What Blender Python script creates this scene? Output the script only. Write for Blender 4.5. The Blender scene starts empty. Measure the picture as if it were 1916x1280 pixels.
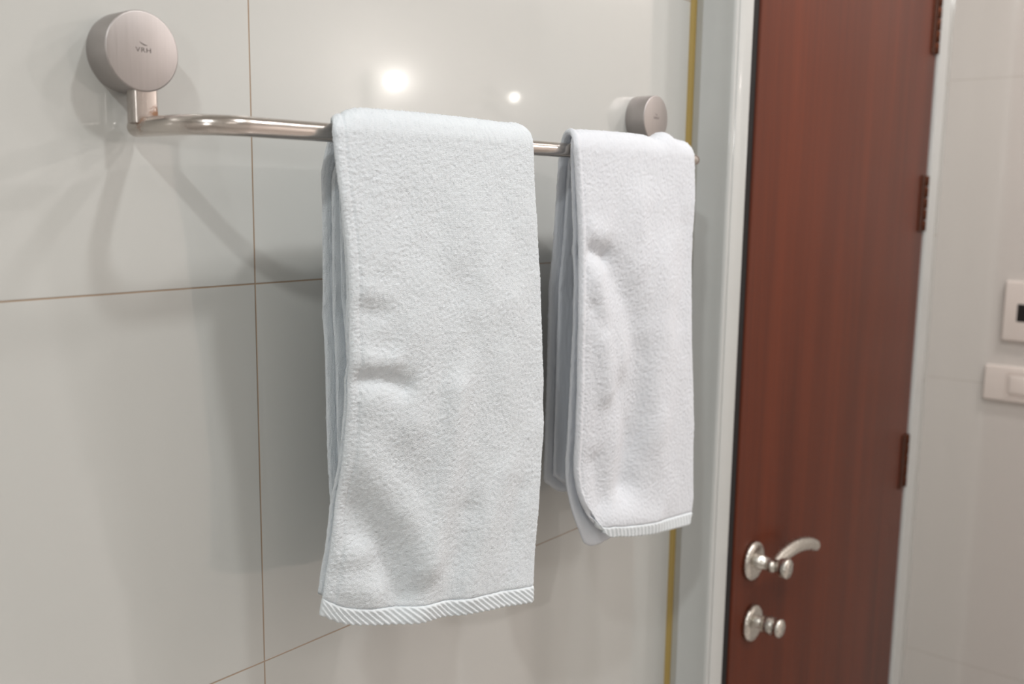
import bpy, bmesh, math, random
import numpy as np
from mathutils import Vector, Matrix
random.seed(4); rng = np.random.default_rng(7)
S = bpy.context.scene
C = S.collection
H = 1.5                                    # camera height above the floor

# ------------------------------------------------------------------ camera
cam = bpy.data.objects.new('camera', bpy.data.cameras.new('camera')); C.objects.link(cam); S.camera = cam
AX = Vector((0.63805181, -0.10495369, 0.76280706))      # room axes seen from the camera (right, down, forward)
AY = Vector((-0.76986697, -0.10490914, 0.62952277))
AZ = Vector((0.0139547, -0.9889281, -0.14773785))
cam.matrix_world = Matrix(((AX[0], -AX[1], -AX[2], 0), (AY[0], -AY[1], -AY[2], 0), (AZ[0], -AZ[1], -AZ[2], H), (0, 0, 0, 1)))
cam.data.sensor_width = 36; cam.data.lens = 1831.54 / 1916 * 36
cam.data.clip_start = 0.02
cam.data.dof.use_dof = True; cam.data.dof.focus_distance = 0.77; cam.data.dof.aperture_fstop = 6.0

# ------------------------------------------------------------------ world and exposure
W = bpy.data.worlds.new('world'); S.world = W; W.use_nodes = True
W.node_tree.nodes['Background'].inputs[0].default_value = (0.9, 0.93, 1, 1)
W.node_tree.nodes['Background'].inputs[1].default_value = 0.05
S.view_settings.view_transform = 'Standard'; S.view_settings.look = 'None'
S.view_settings.gamma = 1; S.view_settings.use_curve_mapping = False
S.view_settings.exposure = 0.17

# ------------------------------------------------------------------ lamps (ceiling downlights, wall lamps and added fill lamps)
def area(loc, r, power, col, rot=(0, 0, 0), spread=180):
    l = bpy.data.lights.new('lamp_light', 'AREA'); l.shape = 'DISK'; l.size = 2 * r; l.energy = power; l.color = col
    l.spread = math.radians(spread)
    o = bpy.data.objects.new('lamp_light', l); C.objects.link(o); o.location = loc; o.rotation_euler = rot
    return o
CEIL = H + 0.94
DOWN = [(0.63, -0.11, 4.2, (.985, 1.0, 1.0)), (-0.56, -0.13, 8.4, (.96, .995, .99)), (1.10, -0.05, 3.4, (1.0, 0.955, 0.945)), (1.68, -0.05, 5.8, (1.0, 0.945, 0.92))]
for x, y, p, c in DOWN: area((x, y, CEIL - 0.012), 0.042 if x < 1 else .06, p, c)
FILL_CEIL = (0.15, -1.25, 0.30, 1.2)  # wide soft fill light, added for ambient brightness
area((FILL_CEIL[0], FILL_CEIL[1], CEIL - 0.012), FILL_CEIL[2], FILL_CEIL[3], (1.0, 0.965, 0.925))
FILL_WALL = (-1.90, -1.10, H + 0.28)  # added lamp, out of view, to lighten the inner towel layers
area((FILL_WALL[0] + 0.062, FILL_WALL[1], FILL_WALL[2]), 0.08, 6, (0.985, 0.99, 0.97), rot=(0, math.radians(-90), 0))
area((2.9, -1.1, CEIL - 0.012), 0.05, 30, (1.0, 0.925, 0.91))  # added unseen lamp, strong so the far disc and right tiles reflect brighter
SCONCE = [(2.86, -1.79, H + 0.457, 60), (3.63, -1.79, H + 0.457, 14)]
# ------------------------------------------------------------------ materials
def mat(name):
    m = bpy.data.materials.new(name); m.use_nodes = True
    return m, m.node_tree, m.node_tree.nodes['Principled BSDF']
def setp(b, **k):
    for n, v in k.items():
        n = n.replace('_', ' ')
        if n in b.inputs: b.inputs[n].default_value = v
def nd(t, typ, **k):
    n = t.nodes.new(typ)
    for a, v in k.items(): setattr(n, a, v)
    return n
def mth(t, op, a, b=None, c=None):
    n = nd(t, 'ShaderNodeMath', operation=op)
    for i, v in enumerate((a, b, c)):
        if v is None: continue
        if hasattr(v, 'is_output'): t.links.new(v, n.inputs[i])
        else: n.inputs[i].default_value = v
    return n.outputs[0]
def mixc(t, f, a, b):
    n = nd(t, 'ShaderNodeMix', data_type='RGBA')
    for s, v in ((n.inputs[0], f), (n.inputs[6], a), (n.inputs[7], b)):
        if hasattr(v, 'is_output'): t.links.new(v, s)
        else: s.default_value = v if not isinstance(v, tuple) else (*v[:3], 1)
    return n.outputs[2]
def noise(t, vec, scale, detail=2, rough=.5):
    n = nd(t, 'ShaderNodeTexNoise'); n.inputs['Scale'].default_value = scale
    n.inputs['Detail'].default_value = detail; n.inputs['Roughness'].default_value = rough
    if vec: t.links.new(vec, n.inputs['Vector'])
    return n.outputs[0]
def bump(t, b, h, strength, dist):
    n = nd(t, 'ShaderNodeBump'); n.inputs['Strength'].default_value = strength; n.inputs['Distance'].default_value = dist
    t.links.new(h, n.inputs['Height']); t.links.new(n.outputs[0], b.inputs['Normal'])
def scaled(t, vec, s):
    n = nd(t, 'ShaderNodeMapping'); n.inputs['Scale'].default_value = s; t.links.new(vec, n.inputs['Vector']); return n.outputs[0]
def pos(t): return nd(t, 'ShaderNodeNewGeometry').outputs['Position']

def tile_mat(name, axis, off, wid, zoff, zh, col, grout, rough=.035):
    m, t, b = mat(name)
    p = pos(t); sx = nd(t, 'ShaderNodeSeparateXYZ'); t.links.new(p, sx.inputs[0])
    def line(v, o, per, w):
        f = mth(t, 'PINGPONG', mth(t, 'SUBTRACT', v, o), per / 2)
        return mth(t, 'SMOOTH_MIN', mth(t, 'DIVIDE', f, w), 1.0, 0.15)      # 0 in the joint, 1 on the tile
    a = line(sx.outputs[axis], off, wid, .00085); z = line(sx.outputs[2], zoff, zh, .00085)
    k = mth(t, 'MINIMUM', a, z); k = mth(t, 'MULTIPLY', k, k)
    n1 = noise(t, p, 1.5, 2)
    base = mixc(t, n1, col, tuple(c * .96 for c in col))
    gn = mixc(t, noise(t, p, 9, 3), grout, tuple(c * .75 for c in grout))
    t.links.new(mixc(t, k, gn, base), b.inputs['Base Color'])
    setp(b, Roughness=.12, Specular_IOR_Level=.5, Coat_Weight=1.0, Coat_Roughness=rough, Coat_IOR=1.55)
    bump(t, b, mth(t, 'ADD', k, mth(t, 'MULTIPLY', noise(t, p, 4, 1), .25)), .35, .0008)
    return m
M_TILE = tile_mat('glazed_ivory_tile', 0, 0.4352, 0.66, H - 0.0670, 0.2965, (.568, .572, .55), (.38, .27, .18))
M_TILER = tile_mat('glazed_wall_tile', 1, 0.10, 0.60, H + 0.2370, 0.593, (.68, .645, .61), (.58, .53, .48), .08)
M_FLOOR = tile_mat('floor_tile', 0, 0.2, 0.3, 0.05, 9, (.52, .49, .46), (.2, .18, .16), .3)

def plain(name, col, rough=.5, metal=0, **k):
    m, t, b = mat(name); setp(b, Base_Color=(*col, 1), Roughness=rough, Metallic=metal, **k)
    p = pos(t)
    t.links.new(mixc(t, noise(t, p, 14, 3), col, tuple(c * .93 for c in col)), b.inputs['Base Color'])
    return m
M_CEIL = plain('ceiling_paint', (.78, .77, .74), .9)
M_PAINT = plain('wall_paint', (.74, .71, .68), .75)
M_PVC = plain('door_frame_pvc', (.585, .60, .59), .28, Coat_Weight=.4)
M_PVC2 = plain('white_plastic', (.80, .72, .67), .3, Coat_Weight=.3)
M_SEAL = plain('yellowed_sealant', (.40, .285, .085), .45)
M_SHADE = plain('shade_black', (.006, .004, .004), .8)  # near-black colour standing in for deep shade around the door
M_DARK = plain('black_plastic', (.008, .007, .007), .4)
M_GLOW, t, b = mat('lamp_glass'); setp(b, Base_Color=(1, 1, 1, 1), Emission_Color=(1, .95, .88, 1), Emission_Strength=25)
M_GLOW2, t, b = mat('small_lamp_glass'); setp(b, Base_Color=(1, 1, 1, 1), Emission_Color=(1, .95, .88, 1), Emission_Strength=16)
M_FILL, t, b = mat('fill_lamp_glow'); setp(b, Base_Color=(1, 1, 1, 1), Emission_Color=(1, .95, .9, 1), Emission_Strength=1.2)  # glow of the added fill lamps
M_GLOW1, t, b = mat('bright_lamp_glass'); setp(b, Base_Color=(1, 1, 1, 1), Emission_Color=(1, .95, .88, 1), Emission_Strength=110)

def steel(name, col, rough, stretch, strength=.25, rust=None, aniso=0):
    m, t, b = mat(name); setp(b, Metallic=1.0, Roughness=rough, Anisotropic=aniso)
    tc = nd(t, 'ShaderNodeTexCoord').outputs['Object']
    v = scaled(t, tc, stretch); g = noise(t, v, 1, 3, .6)
    base = mixc(t, g, tuple(c * .86 for c in col), tuple(min(1, c * 1.08) for c in col))
    mr = nd(t, 'ShaderNodeMapRange'); t.links.new(g, mr.inputs[0]); mr.inputs[3].default_value = rough * .8; mr.inputs[4].default_value = rough * 1.25
    t.links.new(mr.outputs[0], b.inputs['Roughness'])
    if rust:                                # rust bleeding from the joint at (x, y, z), radius r
        x, y, z, r = rust
        d = nd(t, 'ShaderNodeVectorMath', operation='DISTANCE'); t.links.new(pos(t), d.inputs[0]); d.inputs[1].default_value = (x, y, z)
        f = mth(t, 'SUBTRACT', 1.0, mth(t, 'DIVIDE', d.outputs['Value'], r))
        f = mth(t, 'MULTIPLY', mth(t, 'ADD', f, mth(t, 'MULTIPLY', mth(t, 'SUBTRACT', noise(t, pos(t), 420, 4, .7), .55), 2.2)), 1.8)
        f = mth(t, 'MINIMUM', mth(t, 'MAXIMUM', f, 0.0), .9)
        inr = mth(t, 'LESS_THAN', d.outputs['Value'], r * 1.3)
        f = mth(t, 'MULTIPLY', f, inr)
        base = mixc(t, f, base, (.22, .085, .02))
        t.links.new(mth(t, 'SUBTRACT', 1.0, f), b.inputs['Metallic'])
    t.links.new(base, b.inputs['Base Color'])
    bump(t, b, g, strength, .0002)
    return m
STC = (.60, .54, .51)
M_ST_DISC = steel('brushed_steel_disc', (.47, .44, .43), .46, (900, 900, 30), .12)
M_ST_POST = steel('brushed_steel_post', (.60, .55, .52), .25, (900, 900, 60), .15, rust=(.347, .583, H + .0475, .0065))
M_ST_BAR = steel('polished_steel_bar', (.62, .57, .53), .20, (60, 900, 900), .08, rust=(.3385, .583, H + .0425, .008))
M_ST_DOOR = steel('satin_nickel', (.66, .63, .58), .26, (200, 200, 200), .08)
M_HINGE = steel('bronzed_hinge', (.10, .034, .018), .5, (80, 80, 200), .2)
M_LOGO = plain('etched_mark', (.085, .075, .068), .6)

# door veneer: red-brown wood with vertical grain
M_DOOR, t, b = mat('red_brown_veneer')
p = pos(t); v = scaled(t, p, (1, 1, .045))
g1 = noise(t, v, 26, 4, .6); g2 = noise(t, scaled(t, p, (1, 1, .02)), 110, 3, .6)
cr = nd(t, 'ShaderNodeValToRGB'); t.links.new(mth(t, 'ADD', mth(t, 'MULTIPLY', g1, .7), mth(t, 'MULTIPLY', g2, .3)), cr.inputs[0])
cr.color_ramp.elements[0].position = .32; cr.color_ramp.elements[0].color = (.080, .0185, .0085, 1)
cr.color_ramp.elements[1].position = .70; cr.color_ramp.elements[1].color = (.145, .031, .012, 1)
t.links.new(cr.outputs[0], b.inputs['Base Color']); setp(b, Roughness=.45, Specular_IOR_Level=.2, Coat_Weight=.03, Coat_Roughness=.3)

# towel: white terry loops
def terry(name, col, sc=1000, st=.6, dist=.0008):
    m, t, b = mat(name)
    tc = pos(t)
    vo = nd(t, 'ShaderNodeTexVoronoi'); vo.inputs['Scale'].default_value = sc; vo.inputs['Randomness'].default_value = .45
    t.links.new(scaled(t, tc, (1, .25, 1.2)), vo.inputs['Vector'])
    n2 = noise(t, tc, 260, 3, .6); n3 = noise(t, scaled(t, tc, (.35, .3, 1)), 330, 2, .5)
    h = mth(t, 'ADD', mth(t, 'MULTIPLY', vo.outputs['Distance'], -1.0), mth(t, 'ADD', mth(t, 'MULTIPLY', n2, .16), mth(t, 'MULTIPLY', n3, .16)))
    bump(t, b, h, st, dist)
    t.links.new(mixc(t, vo.outputs['Distance'], col, tuple(c * .93 for c in col)), b.inputs['Base Color'])
    setp(b, Roughness=.95, Specular_IOR_Level=.1, Sheen_Weight=.25, Sheen_Roughness=.5)
    tr = nd(t, 'ShaderNodeBsdfTranslucent'); tr.inputs[0].default_value = (*col, 1)
    ms = nd(t, 'ShaderNodeMixShader'); ms.inputs[0].default_value = .17
    t.links.new(b.outputs[0], ms.inputs[1]); t.links.new(tr.outputs[0], ms.inputs[2])
    t.links.new(ms.outputs[0], t.nodes['Material Output'].inputs['Surface'])
    return m
M_TERRY = terry('white_terry', (.86, .91, .95))
M_TERRY2 = terry('white_terry_soft', (.845, .875, .925), 1000, .40)
M_HEM = terry('white_woven_hem', (.86, .91, .94), 1500, .25, .0004)

# ------------------------------------------------------------------ helpers
def link_bm(name, bm, m, parent=None, smooth=False, **props):
    me = bpy.data.meshes.new(name); bm.to_mesh(me); bm.free()
    return link_me(name, me, m, parent, smooth, **props)
def link_me(name, me, m, parent=None, smooth=False, **props):
    if m: me.materials.append(m)
    if smooth:
        for p_ in me.polygons: p_.use_smooth = True
    o = bpy.data.objects.new(name, me); C.objects.link(o)
    if parent:
        o.parent = parent; o.matrix_parent_inverse = Matrix.Translation(-parent.location)
    for k, v in props.items(): o[k] = v
    return o
def empty(name, loc, **props):
    o = bpy.data.objects.new(name, None); C.objects.link(o); o.location = loc; o.empty_display_size = .05
    for k, v in props.items(): o[k] = v
    return o
def box(bm, x0, x1, y0, y1, z0, z1, bev=0, seg=3, edges=None):
    r = bmesh.ops.create_cube(bm, size=1)
    for v in r['verts']:
        v.co = Vector(((x0 + x1) / 2 + v.co.x * (x1 - x0), (y0 + y1) / 2 + v.co.y * (y1 - y0), (z0 + z1) / 2 + v.co.z * (z1 - z0)))
    if bev:
        es = list({e for v in r['verts'] for e in v.link_edges})
        if edges: es = [e for e in es if edges(e)]
        bmesh.ops.bevel(bm, geom=es, offset=bev, segments=seg, affect='EDGES', profile=.5)
def autosmooth(o, ang=35):
    bm = bmesh.new(); bm.from_mesh(o.data)
    for f in bm.faces: f.smooth = True
    for e in bm.edges:
        e.smooth = not (len(e.link_faces) == 2 and e.calc_face_angle(0) > math.radians(ang))
    bm.to_mesh(o.data); bm.free(); return o
def lathe(bm, prof, center, axis='Y', n=72):
    """prof: list of (distance along axis, radius)"""
    rings = []
    for d, r in prof:
        ring = []
        if r < 1e-7:
            ring = [bm.verts.new((0, d, 0))]
        else:
            for i in range(n):
                a = 2 * math.pi * i / n
                ring.append(bm.verts.new((r * math.cos(a), d, r * math.sin(a))))
        rings.append(ring)
    for A, B in zip(rings, rings[1:]):
        for i in range(n):
            j = (i + 1) % n
            if len(A) == 1 and len(B) == 1: continue
            if len(A) == 1: bm.faces.new((A[0], B[i], B[j]))
            elif len(B) == 1: bm.faces.new((A[i], A[j], B[0]))
            else: bm.faces.new((A[i], A[j], B[j], B[i]))
    vs = [v for r in rings for v in r]
    for v in vs:
        c = v.co.copy()
        if axis == 'Z': c = Vector((c.x, -c.z, c.y))
        if axis == 'X': c = Vector((c.y, c.x, c.z))
        v.co = c + Vector(center)
    bmesh.ops.recalc_face_normals(bm, faces=bm.faces[:])
def tube(bm, pts, rad, n=28, cap=True):
    pts = [Vector(p_) for p_ in pts]
    if not hasattr(rad, '__len__'): rad = [rad] * len(pts)
    rings = []; up = None
    for i, p_ in enumerate(pts):
        d = (pts[min(i + 1, len(pts) - 1)] - pts[max(i - 1, 0)]).normalized()
        if up is None: up = d.orthogonal().normalized()
        up = (up - d * up.dot(d)).normalized(); s = d.cross(up)
        rr = rad[i] if hasattr(rad[i], '__len__') else (rad[i], rad[i])
        rings.append([bm.verts.new(p_ + up * rr[0] * math.cos(2 * math.pi * k / n) + s * rr[1] * math.sin(2 * math.pi * k / n)) for k in range(n)])
    for A, B in zip(rings, rings[1:]):
        for i in range(n): bm.faces.new((A[i], A[(i + 1) % n], B[(i + 1) % n], B[i]))
    if cap: bm.faces.new(rings[0]); bm.faces.new(rings[-1])
    bmesh.ops.recalc_face_normals(bm, faces=bm.faces[:])
def prism(bm, poly, z0, z1):
    a = [bm.verts.new((x, y, z0)) for x, y in poly]; b_ = [bm.verts.new((x, y, z1)) for x, y in poly]
    n = len(poly)
    for i in range(n): bm.faces.new((a[i], a[(i + 1) % n], b_[(i + 1) % n], b_[i]))
    bm.faces.new(a); bm.faces.new(b_); bmesh.ops.recalc_face_normals(bm, faces=bm.faces[:])
def struct(name, bm, m, parent=None, **k):
    return link_bm(name, bm, m, parent, **({} if parent else dict(kind='structure')), **k)

# ------------------------------------------------------------------ the room
YW = 0.606      # tiled wall the rail hangs on
XR = 2.08       # wall with the switches
def room(name, m, boxes, **k):
    bm = bmesh.new()
    for b_ in boxes: box(bm, *b_)
    return struct(name, bm, m, **k)
room('floor', M_FLOOR, [(-1.9, 4.3, -1.95, 1.2, -.1, 0)], label='beige tiled bathroom floor below the frame')
room('ceiling', M_CEIL, [(-1.9, 4.3, -1.95, 1.2, CEIL, CEIL + .1)], label='white bathroom ceiling above the frame')
DTOP = 2.06
room('wall_left', M_TILE, [(-1.9, 1.0635, YW, YW + .12, 0, CEIL), (1.0635, 1.878, YW, YW + .12, DTOP + .045, CEIL),
                           (1.878, XR, YW, YW + .12, 0, CEIL)], label='glossy ivory tiled wall the towel rail is fixed to')
room('wall_right', M_TILER, [(XR, XR + .12, -.42, YW + .12, 0, CEIL)], label='pale tiled wall with the switches, right of the wooden door')
room('wall_alcove', M_PAINT, [(XR + .12, 4.3, -.42, -.30, 0, CEIL)])
room('wall_back', M_PAINT, [(-1.9, 4.3, -2.07, -1.95, 0, CEIL)])
room('wall_end', M_PAINT, [(-2.02, -1.9, -2.07, YW + .12, 0, CEIL)])
room('wall_far', M_PAINT, [(4.3, 4.42, -2.07, -.30, 0, CEIL)])
room('wall_dark_backing', M_SHADE, [(1.0, 2.0, 1.1, 1.15, 0, CEIL)])  # unseen black backing added behind the door to keep the gap dark

# lamps that light the room (fixtures above and beside the camera, some added for fill)
def downlight(x, y, label, grp='round recessed ceiling lamps', q=1.0):
    e = empty('ceiling_light', (x, y, CEIL), label=label, category='ceiling light', group=grp)
    bm = bmesh.new(); lathe(bm, [(0, .062 * q), (-.006, .060 * q), (-.009, .056 * q), (-.009, .046 * q), (-.004, .044 * q), (0, .044 * q)], (x, y, CEIL), 'Z', 48)
    link_bm('trim_ring', bm, M_PVC, e, True)
    bm = bmesh.new(); lathe(bm, [(-.001, 0), (-.003, .030 * q), (-.001, .043 * q)], (x, y, CEIL), 'Z', 48)
    link_bm('lens', bm, M_GLOW if q == 1 else M_FILL, e, True)
for i, (x, y, p_, c_) in enumerate(DOWN):
    downlight(x, y, ['round recessed ceiling lamp above the towel rail', 'round recessed ceiling lamp left of the camera', 'round recessed ceiling lamp over the right end of the towel rail', 'round recessed ceiling lamp in front of the wooden door'][i])
downlight(FILL_CEIL[0], FILL_CEIL[1], 'wide round fill lamp added on the ceiling behind the camera', 'added fill lamps', q=6.9)
downlight(2.9, -1.1, 'added fill lamp on the ceiling beyond the switch wall, unseen')
for i, (x, y, z, p_) in enumerate(SCONCE):
    e = empty('wall_lamp', (x, -1.95, z), label=['bright globe wall lamp mirrored in the tiles above the big towel', 'smaller globe wall lamp mirrored dimly in the tiles between the towels'][i], category='wall lamp')
    bm = bmesh.new(); lathe(bm, [(0, 0), (0, .05), (.012, .05), (.02, .02), (.10, .015), (.115, .03), (.12, 0)], (x, -1.95, z), 'Y', 32)
    link_bm('bracket', bm, M_ST_DOOR, e, True)
    bm = bmesh.new(); bmesh.ops.create_uvsphere(bm, u_segments=24, v_segments=16, radius=(.026, .021)[i], matrix=Matrix.Translation((x, y, z)))
    link_bm('globe', bm, (M_GLOW1, M_GLOW2)[i], e, True)

e = empty('wall_lamp', FILL_WALL, label='flat round fill lamp, added unseen on the wall far left of the towel rail', category='wall lamp')
bm = bmesh.new(); lathe(bm, [(0, 0), (0, .10), (.03, .10), (.05, .09), (.052, .086)], FILL_WALL, 'X', 48); link_bm('housing', bm, M_PVC, e, True)
bm = bmesh.new(); lathe(bm, [(.051, .086), (.055, .06), (.056, 0)], FILL_WALL, 'X', 48); link_bm('lens', bm, M_FILL, e, True)

# ------------------------------------------------------------------ door frame (trim_1)
def arc2(cx, cy, r, a0, a1, n=6):
    return [(cx + r * math.cos(math.radians(a0 + (a1 - a0) * i / n)), cy + r * math.sin(math.radians(a0 + (a1 - a0) * i / n))) for i in range(n + 1)]
XL, XF, YF = 1.063, 1.111, 0.551
left = [(XL, YW + .06), (XL, YW - .012), (XL - .0012, YW - .0135), (XL - .0012, YW - .0155), (XL, YW - .017), (XL, YF + .008)]
left += arc2(XL + .0030, YF + .0020, .0046, 180, 360, 10) + [(XL + .0076, YF + .0065), (XL + .0122, YF + .0065)]
left += [(XL + .0128, YF + .0006), (XL + .0136, YF)] + arc2(XF - .0025, YF + .0025, .0025, -90, 0, 5) + [(XF, YW + .06)]
bm = bmesh.new(); prism(bm, left, 0, DTOP + .04)
frame = struct('trim_1', bm, M_PVC, label='pale grey-white door frame standing proud of the tiles'); autosmooth(frame, 50)
bm = bmesh.new(); XH = 1.824
prism(bm, [(XH + .002, YF + .004), (XH + .004, YF), (XH + .046, YF), (XH + .05, YF + .004), (XH + .05, YW + .06), (XH + .002, YW + .06)], 0, DTOP + .04)
link_bm('hinge_side_jamb', bm, M_PVC, frame, label='pale jamb between the hinges and the switch wall')
bm = bmesh.new(); box(bm, XF, XH + .002, YF, YW + .06, DTOP, DTOP + .04, .002, 2)
link_bm('head', bm, M_PVC, frame)
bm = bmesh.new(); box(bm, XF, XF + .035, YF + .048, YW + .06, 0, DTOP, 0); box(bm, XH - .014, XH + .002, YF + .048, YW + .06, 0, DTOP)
box(bm, XF - .0005, 1.1395, .559, .590, 0, DTOP)  # black filler between frame and leaf, painted-in shade of the gap
link_bm('door_stop_shade', bm, M_SHADE, frame, label='door stop and filler strip, black for the deep shade in the gap')
bm = bmesh.new()
pp = [(XL, YW), (XL - .0068, YW), (XL - .0060, YW - .0022), (XL - .0035, YW - .0040), (XL, YW - .0050)]
prism(bm, pp, 0, DTOP + .04)
link_bm('sealant_bead', bm, M_SEAL, frame, label='yellowed sealant bead')

# ------------------------------------------------------------------ the wooden door
YD = .556
bm = bmesh.new(); box(bm, 1.1400, XH - .003, YD, YD + .040, .008, DTOP - .004, .0025, 3)
door = struct('door_1', bm, M_DOOR, label='red-brown wooden door with lever handle, closed'); autosmooth(door)
# hinges: dark knuckles standing in front of the edge, with their leaves
for zc, hh in ((-.472, .100), (-.0035, .098), (.302, .100), (-1.15, .1)):
    z0 = H + zc - hh / 2; xh = XH - .0105
    bm = bmesh.new()
    for k in range(5):
        a = z0 + hh * k / 5 + .0006; b_ = z0 + hh * (k + 1) / 5 - .0006
        lathe(bm, [(a, 0), (a, .0046), (a + .0008, .0054), (b_ - .0008, .0054), (b_, .0046), (b_, 0)], (XH - .0075, YD - .0005, 0), 'Z', 20)
    for v in bm.verts: pass
    h = link_bm('hinge', bm, M_HINGE, door, True, label='dark bronze butt hinge')
    bm = bmesh.new(); box(bm, XH - .034, XH - .011, YD - .0022, YD + .002, z0, z0 + hh, .0008, 2)
    link_bm('hinge_leaf', bm, M_HINGE, h)
# lever handle
def rose(zc, xc, rr=.0265, nm='rose'):
    bm = bmesh.new()
    lathe(bm, [(YD, 0), (YD, rr), (YD - .005, rr), (YD - .0075, rr - .0018), (YD - .0085, rr - .006), (YD - .0090, .012), (YD - .009, 0)], (xc, 0, zc), 'Y', 56)
    return bm
hx, hz = 1.191, H - .4852
hd = link_bm('door_handle', rose(hz, hx, .0268), M_ST_DOOR, door, True, label='satin nickel lever handle on a round rose')
bm = bmesh.new()
lathe(bm, [(YD - .008, .0105), (YD - .018, .0098), (YD - .0185, .0090), (YD - .040, .0086), (YD - .0405, .0105), (YD - .0425, .0122), (YD - .0485, .0136), (YD - .052, .0135), (YD - .0545, .0125), (YD - .0550, 0)], (hx, 0, hz + .001), 'Y', 40)
link_bm('neck', bm, M_ST_DOOR, hd, True)
bm = bmesh.new(); pts = []; rad = []
ctrl = [(1.1790, .5245, .0010), (1.1980, .5250, .0020), (1.2180, .5250, .0062), (1.2357, .5240, .0088), (1.2560, .5225, .0100), (1.2780, .5210, .0080), (1.3000, .5200, .0030), (1.3190, .5190, -.0045)]
def crom(P, n=8):
    out = []; P = [Vector(p_) for p_ in P]
    for i in range(len(P) - 1):
        p0, p1, p2, p3 = P[max(i - 1, 0)], P[i], P[i + 1], P[min(i + 2, len(P) - 1)]
        for k in range(n):
            u = k / n
            out.append(.5 * ((2 * p1) + (p2 - p0) * u + (2 * p0 - 5 * p1 + 4 * p2 - p3) * u * u + (3 * p1 - p0 - 3 * p2 + p3) * u ** 3))
    out.append(P[-1]); return out
pts = crom([(a, b_, hz + c) for a, b_, c in ctrl])
n = len(pts); rad = []
for i in range(n):
    u = i / (n - 1); r0 = .0078 + .0022 * math.sin(math.pi * min(1, u * .75)); e = min(1, math.sqrt(max(0, 1 - max(0, (abs(2 * u - 1) - .93) / .07) ** 2)) + .05)
    rad.append((r0 * e, r0 * e * .9))
tube(bm, pts, rad, 24); link_bm('lever', bm, M_ST_DOOR, hd, True)
# thumb turn lock below
lx, lz = 1.1975, H - .5765
lk = link_bm('deadbolt', rose(lz, lx, .0255), M_ST_DOOR, door, True, label='satin nickel thumb-turn lock below the lever handle')
bm = bmesh.new()
lathe(bm, [(YD - .008, .0085), (YD - .016, .0075), (YD - .018, .0062), (YD - .020, .0115), (YD - .026, .0128), (YD - .034, .0122), (YD - .037, .0104), (YD - .039, .0122), (YD - .044, .0130), (YD - .0465, .0106), (YD - .047, 0)], (lx, 0, lz + .004), 'Y', 40)
link_bm('thumb_turn', bm, M_ST_DOOR, lk, True)

# ------------------------------------------------------------------ switch plates on the right wall
def plate(name, yc, zc, wy, wz, **k):
    e = empty(name, (XR, yc, H + zc), **k)
    bm = bmesh.new(); box(bm, XR - .0105, XR, yc - wy / 2, yc + wy / 2, H + zc - wz / 2, H + zc + wz / 2, .004, 4, edges=lambda ed: min(v.co.x for v in ed.verts) < XR - .005 or False)
    autosmooth(link_bm('cover_plate', bm, M_PVC2, e), 60)
    return e
e = plate('light_switch', .435, -.351, .119, .070, label='white horizontal switch plate on the right wall, lower of two', category='light switch')
bm = bmesh.new(); box(bm, XR - .0135, XR - .008, .412, .449, H - .351 - .019, H - .351 + .019, .004, 4)
autosmooth(link_bm('rocker', bm, M_PVC2, e, label='square rocker key with rounded corners'), 60)
bm = bmesh.new()
box(bm, XR - .0112, XR - .009, .408, .453, H - .351 - .023, H - .351 + .023, .003, 3)
autosmooth(link_bm('rocker_frame', bm, M_PVC2, e), 60)
e = plate('wall_outlet', .434, -.2075, .072, .117, label='white upright wall plate with a black opening, above the switch', category='outlet')
bm = bmesh.new(); box(bm, XR - .0112, XR - .006, .422, .4455, H - .2275, H - .1925, .0015, 2)
link_bm('black_insert', bm, M_DARK, e, label='black rectangular insert')

# ------------------------------------------------------------------ towel rail
DB, ZB, RB = .523, .0402, .0063
rail = empty('towel_rail', (.64, YW, H), label='brushed steel towel rail with two round wall discs', category='towel rail')
def add_logo(cx, cz, y, par, s=1):
    cu = bpy.data.curves.new('logo', 'FONT'); cu.body = 'VRH'; cu.size = .0047; cu.align_x = 'CENTER'; cu.align_y = 'CENTER'; cu.extrude = .00004; cu.space_character = 1.12
    o = bpy.data.objects.new('logo_tmp', cu); C.objects.link(o)
    bpy.context.view_layer.update()
    me = bpy.data.meshes.new_from_object(o.evaluated_get(bpy.context.evaluated_depsgraph_get()))
    bpy.data.objects.remove(o)
    bm = bmesh.new(); bm.from_mesh(me)
    for v in bm.verts: v.co = Vector((cx + v.co.x * 1.12, y - v.co.z, cz + v.co.y * .86))
    # small swoosh above the letters
    top, bot = [], []
    for i in range(11):
        u = i / 10; x = cx - .0026 + .0056 * u; z = cz + .0044 - .0019 * u + .0006 * (2 * u - 1) ** 2; w = .00034 * math.sin(math.pi * min(1, .12 + u * .86)) + .00003
        top.append(bm.verts.new((x, y - .00004, z + w))); bot.append(bm.verts.new((x, y - .00004, z - w)))
    for i in range(10): bm.faces.new((top[i], top[i + 1], bot[i + 1], bot[i]))
    link_bm('logo', bm, M_LOGO, par, label='small dark maker mark with a swoosh over three letters')
for cx, px in ((.3386, .3407), (.9485, .9540)):
    cz = H + .0862
    bm = bmesh.new()
    lathe(bm, [(YW, 0), (YW, .0243), (.6035, .0248), (.5828, .0248), (.5822, .0246), (.5818, .0241), (.5817, .0238), (.5817, 0)], (cx, 0, cz), 'Y', 128)
    fl = autosmooth(link_bm('wall_flange', bm, M_ST_DISC, rail), 40)
    add_logo(cx + .0004, cz + .0006, .58168, fl)
    bm = bmesh.new(); box(bm, px - .0082, px + .0082, .5828, .5945, H + .0425, H + .0665, .0022, 4, edges=lambda ed: abs(ed.verts[0].co.z - ed.verts[1].co.z) > .01)
    autosmooth(link_bm('post', bm, M_ST_POST, rail), 50)
pts = []
RBEND = .033; xA, xB = .3407, .9555
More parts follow.
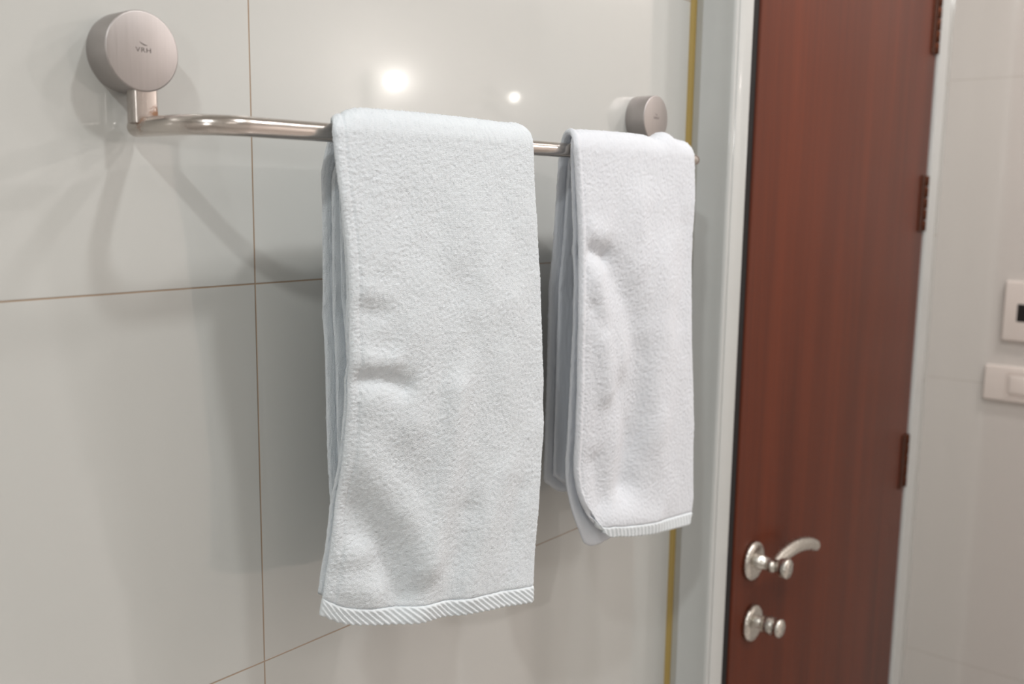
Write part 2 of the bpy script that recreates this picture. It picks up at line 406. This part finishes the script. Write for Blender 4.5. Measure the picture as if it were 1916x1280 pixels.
pts += [(xA, .596, ZB), (xA, .590, ZB), (xA, .575, ZB)]
for i in range(15):
    a = math.pi * .5 * i / 14; pts.append((xA + RBEND - RBEND * math.cos(a), DB + RBEND - RBEND * math.sin(a), ZB))
for i in range(1, 40): pts.append((xA + RBEND + (xB - xA - 2 * RBEND) * i / 40, DB, ZB))
for i in range(15):
    a = math.pi * .5 * i / 14; pts.append((xB - RBEND + RBEND * math.sin(a), DB + RBEND - RBEND * math.cos(a), ZB))
pts += [(xB, .575, ZB), (xB, .590, ZB), (xB, .596, ZB)]
pts = [(a, b_, c + H) for a, b_, c in pts]
bm = bmesh.new()
cap = [(xA, .596 + .0063 * math.sin(u), ZB + H) for u in (1.5, 1.2, .9, .6, .3)]
capr = [RB * math.cos(u) for u in (1.5, 1.2, .9, .6, .3)]
cap2 = [(xB, c[1], c[2]) for c in reversed(cap)]
tube(bm, cap + pts + cap2, capr + [RB] * len(pts) + capr[::-1], 40)
autosmooth(link_bm('bar', bm, M_ST_BAR, rail), 50)

# ------------------------------------------------------------------ towels
def spl(pts_):
    """smooth interpolation through (t, value)"""
    P = np.array(sorted(pts_)); T, V = P[:, 0], P[:, 1]
    d = np.gradient(V, T) if len(T) > 1 else np.zeros(1)
    def f(t):
        t = np.clip(np.asarray(t, float), T[0], T[-1]); i = np.clip(np.searchsorted(T, t) - 1, 0, len(T) - 2)
        h = T[i + 1] - T[i]; u = (t - T[i]) / h
        return (2 * u**3 - 3 * u**2 + 1) * V[i] + (u**3 - 2 * u**2 + u) * h * d[i] + (-2 * u**3 + 3 * u**2) * V[i + 1] + (u**3 - u**2) * h * d[i + 1]
    return f
_perm = rng.random((64, 64))
def vnoise(x, y):
    xi = np.floor(x).astype(int); yi = np.floor(y).astype(int); fx = x - xi; fy = y - yi
    fx = fx * fx * (3 - 2 * fx); fy = fy * fy * (3 - 2 * fy); g = lambda a, b_: _perm[a % 64, b_ % 64]
    return (g(xi, yi) * (1 - fx) + g(xi + 1, yi) * fx) * (1 - fy) + (g(xi, yi + 1) * (1 - fx) + g(xi + 1, yi + 1) * fx) * fy - .5
def caps(X, Z, L):
    """rounded ridges (+, towards the room) and valleys (-) along polylines: (points, radius, height)"""
    h = np.zeros_like(X)
    for pts_, r, a in L:
        best = np.full(X.shape, 1e9)
        for (x0, z0), (x1, z1) in zip(pts_, pts_[1:]):
            dx, dz = x1 - x0, z1 - z0; q = dx * dx + dz * dz + 1e-12
            u = np.clip(((X - x0) * dx + (Z - z0) * dz) / q, 0, 1)
            best = np.minimum(best, (X - x0 - u * dx) ** 2 + (Z - z0 - u * dz) ** 2)
        h += a * np.exp(-best / (r * r))
    return h
def edge_w(x, x0=None):
    q = np.clip((x - (x[:, :1] if x0 is None else x0)) / .018, 0, 1); return .25 + .75 * q * q * (3 - 2 * q)
def edge_samples(n, e=.012):
    a = e * (1 - np.cos(np.linspace(0, math.pi / 2, 6)))
    m = np.linspace(e, 1 - e, n)
    return np.concatenate([a[:-1], m, (1 - a[:-1])[::-1]])
def thick_sheet(name, P, th, m, parent, eu=.004, ev=.004, fine=None, fz=.00025, lenu=.2, lenv=.7, **k):
    """P: (nv, nu, 3) centre surface -> closed padded sheet with rounded borders; fine: extra offset on the room side"""
    nv, nu = P.shape[:2]
    du = np.gradient(P, axis=1); dv = np.gradient(P, axis=0)
    N = np.cross(dv, du); N /= np.linalg.norm(N, axis=2, keepdims=True) + 1e-12
    su = np.zeros((nv, nu)); su[:, 1:] = np.cumsum(np.linalg.norm(np.diff(P, axis=1), axis=2), axis=1)
    sv = np.zeros((nv, nu)); sv[1:] = np.cumsum(np.linalg.norm(np.diff(P, axis=0), axis=2), axis=0)
    du_ = np.minimum(su, su[:, -1:] - su); dv_ = np.minimum(sv, sv[-1:] - sv)
    def rnd(d, e): q = np.clip(d / e, 0, 1); return np.sqrt(np.clip(1 - (1 - q) ** 2, 0, 1))
    T = th * .5 * rnd(du_, eu) * rnd(dv_, ev)
    j = rng.normal(0, fz, (nv, nu))
    F = (fine if fine is not None else 0) * rnd(du_, eu)
    A = P + N * (T + F + j)[..., None]; B = P - N * (T + rng.normal(0, fz, (nv, nu)))[..., None]
    rim = np.zeros((nv, nu), bool); rim[0] = rim[-1] = True; rim[:, 0] = rim[:, -1] = True
    B[rim] = A[rim]
    V = np.concatenate([A.reshape(-1, 3), B.reshape(-1, 3)])
    idx = np.arange(nv * nu).reshape(nv, nu); idb = idx + nv * nu; idb = np.where(rim, idx, idb)
    def quads(I, flip):
        q = np.stack([I[:-1, :-1], I[:-1, 1:], I[1:, 1:], I[1:, :-1]], -1).reshape(-1, 4)
        return q if flip else q[:, ::-1]
    qa, qb = quads(idx, False), quads(idb, True)
    faces = [tuple(int(i) for i in f) for f in np.concatenate([qa, qb])]
    V[:, 2] += H
    return V, faces
def mesh_of(name, parts, m, parent, **k):
    vs, fs, o = [], [], 0
    for V, F in parts:
        vs.append(V); fs += [tuple(i + o for i in f) for f in F]; o += len(V)
    me = bpy.data.meshes.new(name); me.from_pydata(np.concatenate(vs).tolist(), [], fs); me.update()
    bm = bmesh.new(); bm.from_mesh(me)
    bmesh.ops.delete(bm, geom=[v for v in bm.verts if not v.link_faces], context='VERTS')
    bm.to_mesh(me); bm.free()
    return link_me(name, me, m, parent, True, **k)

def layer(fr, bk, zc, nu=150, ns_f=300, ns_b=90, ridges=(), arc_n=26, tmax_f=1.0, tmax_b=1.0, noise_amp=.0006):
    """one folded layer of cloth draped over the bar: front and back are dicts of xl(t), xr(t), y(s,t), zb(s)"""
    s = edge_samples(nu)[None, :]
    rows = []
    if bk:
        t = (np.linspace(1, 0, ns_b) * tmax_b)[:, None]
        x = bk['xl'](t) * (1 - s) + bk['xr'](t) * s; z = zc + (bk['zb'](s) - zc) * t; y = bk['y'](s, t) + 0 * x
        y = y + noise_amp * 3 * vnoise(x * 40, z * 12) * np.clip(t * 4, 0, 1)
        rows.append(np.stack([x, y, z + 0 * x], -1))
    if bk and fr:
        yb = bk['y'](s, np.zeros((1, 1))) ; yf = fr['y'](s, np.zeros((1, 1)))
        a = np.linspace(0, math.pi, arc_n + 2)[1:-1, None]
        xb = bk['xl'](0.) * (1 - s) + bk['xr'](0.) * s; xf = fr['xl'](0.) * (1 - s) + fr['xr'](0.) * s
        w = (1 - np.cos(a)) / 2
        rz = np.maximum((yb - yf) / 2, .0)
        top = fr.get('top', lambda s_: 0 * s_)(s)
        rows.append(np.stack([xb * (1 - w) + xf * w, yb * (1 - w) + yf * w + 0 * s, zc + np.sin(a) * (rz + top)], -1))
    if fr:
        t = (np.linspace(0, 1, ns_f) * tmax_f)[:, None]
        x = fr['xl'](t) * (1 - s) + fr['xr'](t) * s; z = zc + (fr['zb'](s) - zc) * t
        y = fr['y'](s, t) - caps(x, z, ridges) * np.clip(t * 8, 0, 1) * edge_w(x, fr.get('wx', fr['xl'])(t)) - noise_amp * 2 * vnoise(x * 55 + 9, z * 45) * np.clip(t * 8, 0, 1)
        rows.append(np.stack([x, y, z], -1))
    P = np.concatenate(rows)
    return P
def zt(lst, zc, zb): return [((zc - z) / (zc - zb), v) for z, v in lst]

# ---- big towel
ZC = .0402
tA = empty('bath_towel', (.54, DB, H + ZC), label='larger white terry towel with a ribbed hem, hanging left on the steel rail', category='towel')
bl = [(.0471, .4277), (.0417, .4286), (.0066, .4326), (-.0294, .4385), (-.0662, .4416), (-.1013, .4433), (-.1397, .4452), (-.1831, .4447), (-.2232, .4429), (-.2596, .4396), (-.2909, .4356), (-.3037, .4337)]
bly = [(.0402, .5085), (-.0662, .5095), (-.1397, .516), (-.1831, .522), (-.2232, .527), (-.2596, .532), (-.2909, .5355), (-.3037, .5365)]
br = [(.0402, .6395), (.029, .6400), (-.0365, .6470), (-.0862, .6520), (-.1277, .6555), (-.1985, .6590), (-.2687, .6525), (-.3394, .6449), (-.3524, .6433)]
bry = [(.0402, .5085), (-.0365, .5080), (-.1985, .5080), (-.2687, .5065), (-.3394, .5045), (-.3524, .5035)]
clampz = lambda l: [(min(z, ZC), v) for z, v in l if z <= ZC + .002]
fxl = spl(zt(clampz(bl), ZC, -.3037)); fxr = spl(zt(br, ZC, -.3524))
fyl = spl(zt(bly, ZC, -.3037)); fyr = spl(zt(bry, ZC, -.3524))
bot = [(.4337, -.3037), (.4488, -.3139), (.4767, -.3239), (.5302, -.3352), (.5835, -.3436), (.6433, -.3524)]
fzb = spl([((x - .4337) / (.6433 - .4337), z) for x, z in bot])
def fyA(s, t): return fyl(t) * (1 - s) + fyr(t) * s - .0022 * np.sin(math.pi * s) * np.clip(t * 3, 0, 1)
RA = [([(.452, -.116), (.482, -.120)], .009, .0030), ([(.453, -.129), (.475, -.131), (.496, -.140)], .0085, -.0042), ([(.462, -.150), (.50, -.170)], .018, .0026),
      ([(.452, -.079), (.470, -.084)], .008, -.0018), ([(.455, -.067), (.475, -.070)], .009, .0015),
      ([(.436, -.172), (.468, -.196), (.502, -.240), (.520, -.285)], .017, .0044),
      ([(.436, -.214), (.462, -.232), (.486, -.262), (.506, -.305)], .015, -.0062),
      ([(.445, -.262), (.470, -.264)], .010, .0026), ([(.450, -.286), (.478, -.298)], .012, .0030),
      ([(.548, -.150), (.542, -.22), (.530, -.27), (.516, -.325)], .015, .0048), ([(.505, -.10), (.515, -.19)], .018, .0020),
      ([(.566, -.255), (.548, -.335)], .013, -.0030), ([(.605, -.230), (.568, -.325)], .013, .0028), ([(.615, -.09), (.610, -.20)], .022, .0016),
      ([(.500, -.01), (.545, -.07)], .022, -.0014), ([(.56, -.02), (.60, -.08)], .02, .0014), ([(.628, -.25), (.610, -.34)], .011, -.0020)]
topA = lambda s_: -.0058 * np.exp(-(s_ / .07) ** 2) + .0022 * np.sin(np.clip(s_, 0, 1) * math.pi) ** .5 + .0012 * np.exp(-((s_ - .95) / .03) ** 2)
front = dict(xl=fxl, xr=fxr, y=fyA, zb=fzb, top=topA)
bxl = spl([(0, .4520), (.07, .4500), (.15, .4545), (.4, .4655), (.8, .4700), (1, .475)]); bxr = spl([(0, .640), (.3, .646), (1, .648)])
back = dict(xl=bxl, xr=bxr, y=lambda s, t: .5385 + .0270 * np.clip(t * 2.5, 0, 1) ** .8 + .002 * t + 0 * s, zb=lambda s: -.285 - .01 * s)
hem_t = 1 - .0125 / .37
P1 = layer(front, back, ZC, nu=190, ns_f=330, ridges=RA, tmax_f=hem_t)
# stitched selvedge down the left border: shallow groove and stitches
nb = P1.shape[0]; xs = P1[:, :, 0] - P1[:, :1, 0]; zz = P1[:, :, 2]
fineA = -.0010 * np.exp(-((xs - .0085) / .0011) ** 2) * (.75 + .25 * np.sin(zz * 2 * math.pi / .0032)) + .00018 * np.exp(-((xs - .004) / .003) ** 2) * np.sin(zz * 2 * math.pi / .0028)
fineA = -fineA * 0 + fineA
W1 = thick_sheet('a', P1, .0045, M_TERRY, tA, fine=fineA)
front2 = dict(wx=fxl, xl=lambda t: fxl(t) + .0025 + .012 * np.exp(-(t / .10) ** 2), xr=lambda t: fxr(t) - .004, y=lambda s, t: np.minimum(fyA(s, t) + .0050, fyA(s, t) + .0050), zb=lambda s: fzb(s) + .014)
back2 = dict(xl=lambda t: bxl(t) + .004 + .002 * t + .010 * np.exp(-(t / .06) ** 2), xr=lambda t: bxr(t) - .004, y=lambda s, t: back['y'](s, t) - .0052, zb=lambda s: -.280 - .01 * s)
P2 = layer(front2, back2, ZC, nu=60, ns_f=120, ns_b=60, ridges=RA)
W2 = thick_sheet('b', P2, .0042, M_TERRY, tA)
back3 = dict(xl=lambda t: bxl(t) + .0105 + .003 * t, xr=lambda t: bxr(t) - .008, y=lambda s, t: back['y'](s, np.clip(t + .06, 0, 1)) - .0100, zb=lambda s: -.275 + 0 * s)
P3 = layer(None, back3, ZC - .012, nu=40, ns_b=60)
W3 = thick_sheet('c', P3, .0035, M_TERRY, tA)
mesh_of('terry_body', [W1, W2, W3], M_TERRY, tA)
def hem(fr, ridges, t0, th, per, amp, slope, par, m, nu=420, nv=22, ext=.0, **k):
    s = edge_samples(nu, .004)[None, :]; t = (t0 - .003 + (1 + .003 - t0) * np.linspace(0, 1, nv))[:, None]
    x = fr['xl'](t) * (1 - s) + fr['xr'](t) * s; z = ZC + (fr['zb'](s) - ZC) * t
    y = fr['y'](s, t) - caps(x, z, ridges) * edge_w(x) - .0003
    q = (t - t0) / (1 - t0)
    zloc = (z - (ZC + (fr['zb'](s) - ZC))); ph = 2 * math.pi * (x / per + slope * zloc / per)
    rib = np.sin(ph)
    z = z - .0011 * amp / .0009 * np.clip(q - .8, 0, 1) * 5 * (.5 + .5 * rib) * .9
    P = np.stack([x, y + 0 * s, z], -1)
    env = np.clip(q * 5 + .4, 0, 1)
    return mesh_of('woven_hem', [thick_sheet('h', P, th, m, par, eu=.003, ev=.0025, fine=amp * rib * env, fz=.00012)], m, par, **k)
hem(front, RA, hem_t, .0056, .0062, .0006, 1.35, tA, M_HEM, label='diagonally ribbed hem band')

# ---- small towel
tB = empty('hand_towel', (.81, DB, H + ZC), label='smaller white towel at the right end of the steel rail, by the door frame', category='towel')
sl = [(.0402, .6955), (.0311, .6969), (-.0147, .7025), (-.0616, .7062), (-.1094, .7080), (-.1589, .7128), (-.2098, .7163), (-.2625, .7226), (-.285, .731), (-.2990, .742), (-.3090, .7525), (-.3138, .7573)]
sr = [(.0402, .9040), (.0116, .9066), (-.071, .9079), (-.1275, .9115), (-.2156, .9235), (-.29, .9290), (-.3426, .9294), (-.3554, .9245)]
sxl = spl(zt(sl, ZC, -.3138)); sxr = spl(zt(sr, ZC, -.3554))
syl = spl(zt([(.0402, .508), (-.11, .508), (-.21, .514), (-.2625, .517), (-.3138, .512)], ZC, -.3138))
def syA(s, t): return syl(t) * (1 - s) + .508 * s - .002 * np.sin(math.pi * s) * np.clip(t * 3, 0, 1)
sb = [(.7573, -.3145), (.7655, -.3245), (.7879, -.3324), (.8263, -.3413), (.867, -.3478), (.9245, -.3554)]
szb = spl([((x - .7573) / (.9245 - .7573), z) for x, z in sb])
RS = [([(.722, -.028), (.740, -.034)], .011, .0018), ([(.722, -.048), (.748, -.054)], .009, -.0038),
      ([(.755, -.062), (.784, -.100), (.806, -.150), (.816, -.215), (.804, -.280)], .019, -.0052),
      ([(.787, -.185), (.803, -.235), (.799, -.282)], .020, -.0044), ([(.728, -.100), (.742, -.118)], .010, -.0022),
      ([(.732, -.076), (.742, -.122), (.757, -.180)], .014, .0036), ([(.748, -.250), (.760, -.290)], .013, -.0030),
      ([(.846, -.07), (.853, -.15), (.850, -.22)], .024, .0034), ([(.85, -.25), (.87, -.31)], .024, .0026), ([(.775, -.312), (.85, -.330)], .014, .0026),
      ([(.89, -.03), (.885, -.12)], .016, -.0016), ([(.80, .0), (.81, -.06)], .020, .0018)]
RS = [(p_, r_, h_ * 1.2) for p_, r_, h_ in RS]
topS = lambda s_: .0030 * np.sin(np.clip(s_, 0, 1) * math.pi) ** .5 + .0052 * np.exp(-((s_ - .80) / .06) ** 2) - .002 * np.exp(-((s_ - .68) / .05) ** 2)
sfront = dict(xl=sxl, xr=sxr, y=syA, zb=szb, top=topS)
sbxl = spl([(0, .7180), (.12, .7260), (.3, .7350), (.6, .7375), (1, .7355)]); sbxr = spl([(0, .902), (.3, .908), (1, .915)])
sback = dict(xl=sbxl, xr=sbxr, y=lambda s, t: .5385 + .0245 * np.clip(t * 2.5, 0, 1) ** .8 + 0 * s, zb=spl([(0, -.276), (.12, -.290), (.3, -.296), (1, -.31)]))
hs = 1 - .0125 / .38
Q1 = layer(sfront, sback, ZC, nu=150, ns_f=300, ridges=RS, tmax_f=hs)
xs = Q1[:, :, 0] - Q1[:, :1, 0]; zz = Q1[:, :, 2]
fs_ = -.0008 * np.exp(-((xs - .0085) / .0013) ** 2) * (.7 + .3 * np.sin(zz * 2 * math.pi / .0034)) + .0012 * np.exp(-((xs - .0035) / .003) ** 2)
V1 = thick_sheet('a', Q1, .0046, M_TERRY2, tB, fine=fs_)
silz = [(.0402, .7000), (-.0387, .7110), (-.1114, .7150), (-.2124, .7195), (-.2651, .7245), (-.3077, .7385), (-.3335, .7510)]
six = spl(zt(silz, ZC, -.3335))
sfront2 = dict(wx=sxl, xl=six, xr=lambda t: sxr(t) - .006, y=lambda s, t: syA(s, t) + .0060 + .0040 * np.clip(t * 6, 0, 1) + .004 * np.clip(t - .25, 0, 1) * (1 - s), zb=spl([(0, -.3335), (.04, -.3375), (.22, -.3385), (.4, -.334), (1, -.347)]))
sback2 = dict(xl=lambda t: sbxl(t) + .0065, xr=lambda t: sbxr(t) - .004, y=lambda s, t: sback['y'](s, t) - .0056, zb=lambda s: sback['zb'](s) + .006)
Q2 = layer(sfront2, sback2, ZC, nu=90, ns_f=140, ns_b=70, ridges=RS)
V2 = thick_sheet('b', Q2, .0046, M_TERRY2, tB)
mesh_of('terry_body', [V1, V2], M_TERRY2, tB)
hem(sfront, RS, hs, .0058, .0062, .00035, .3, tB, M_HEM, nu=320, label='narrow woven hem band')
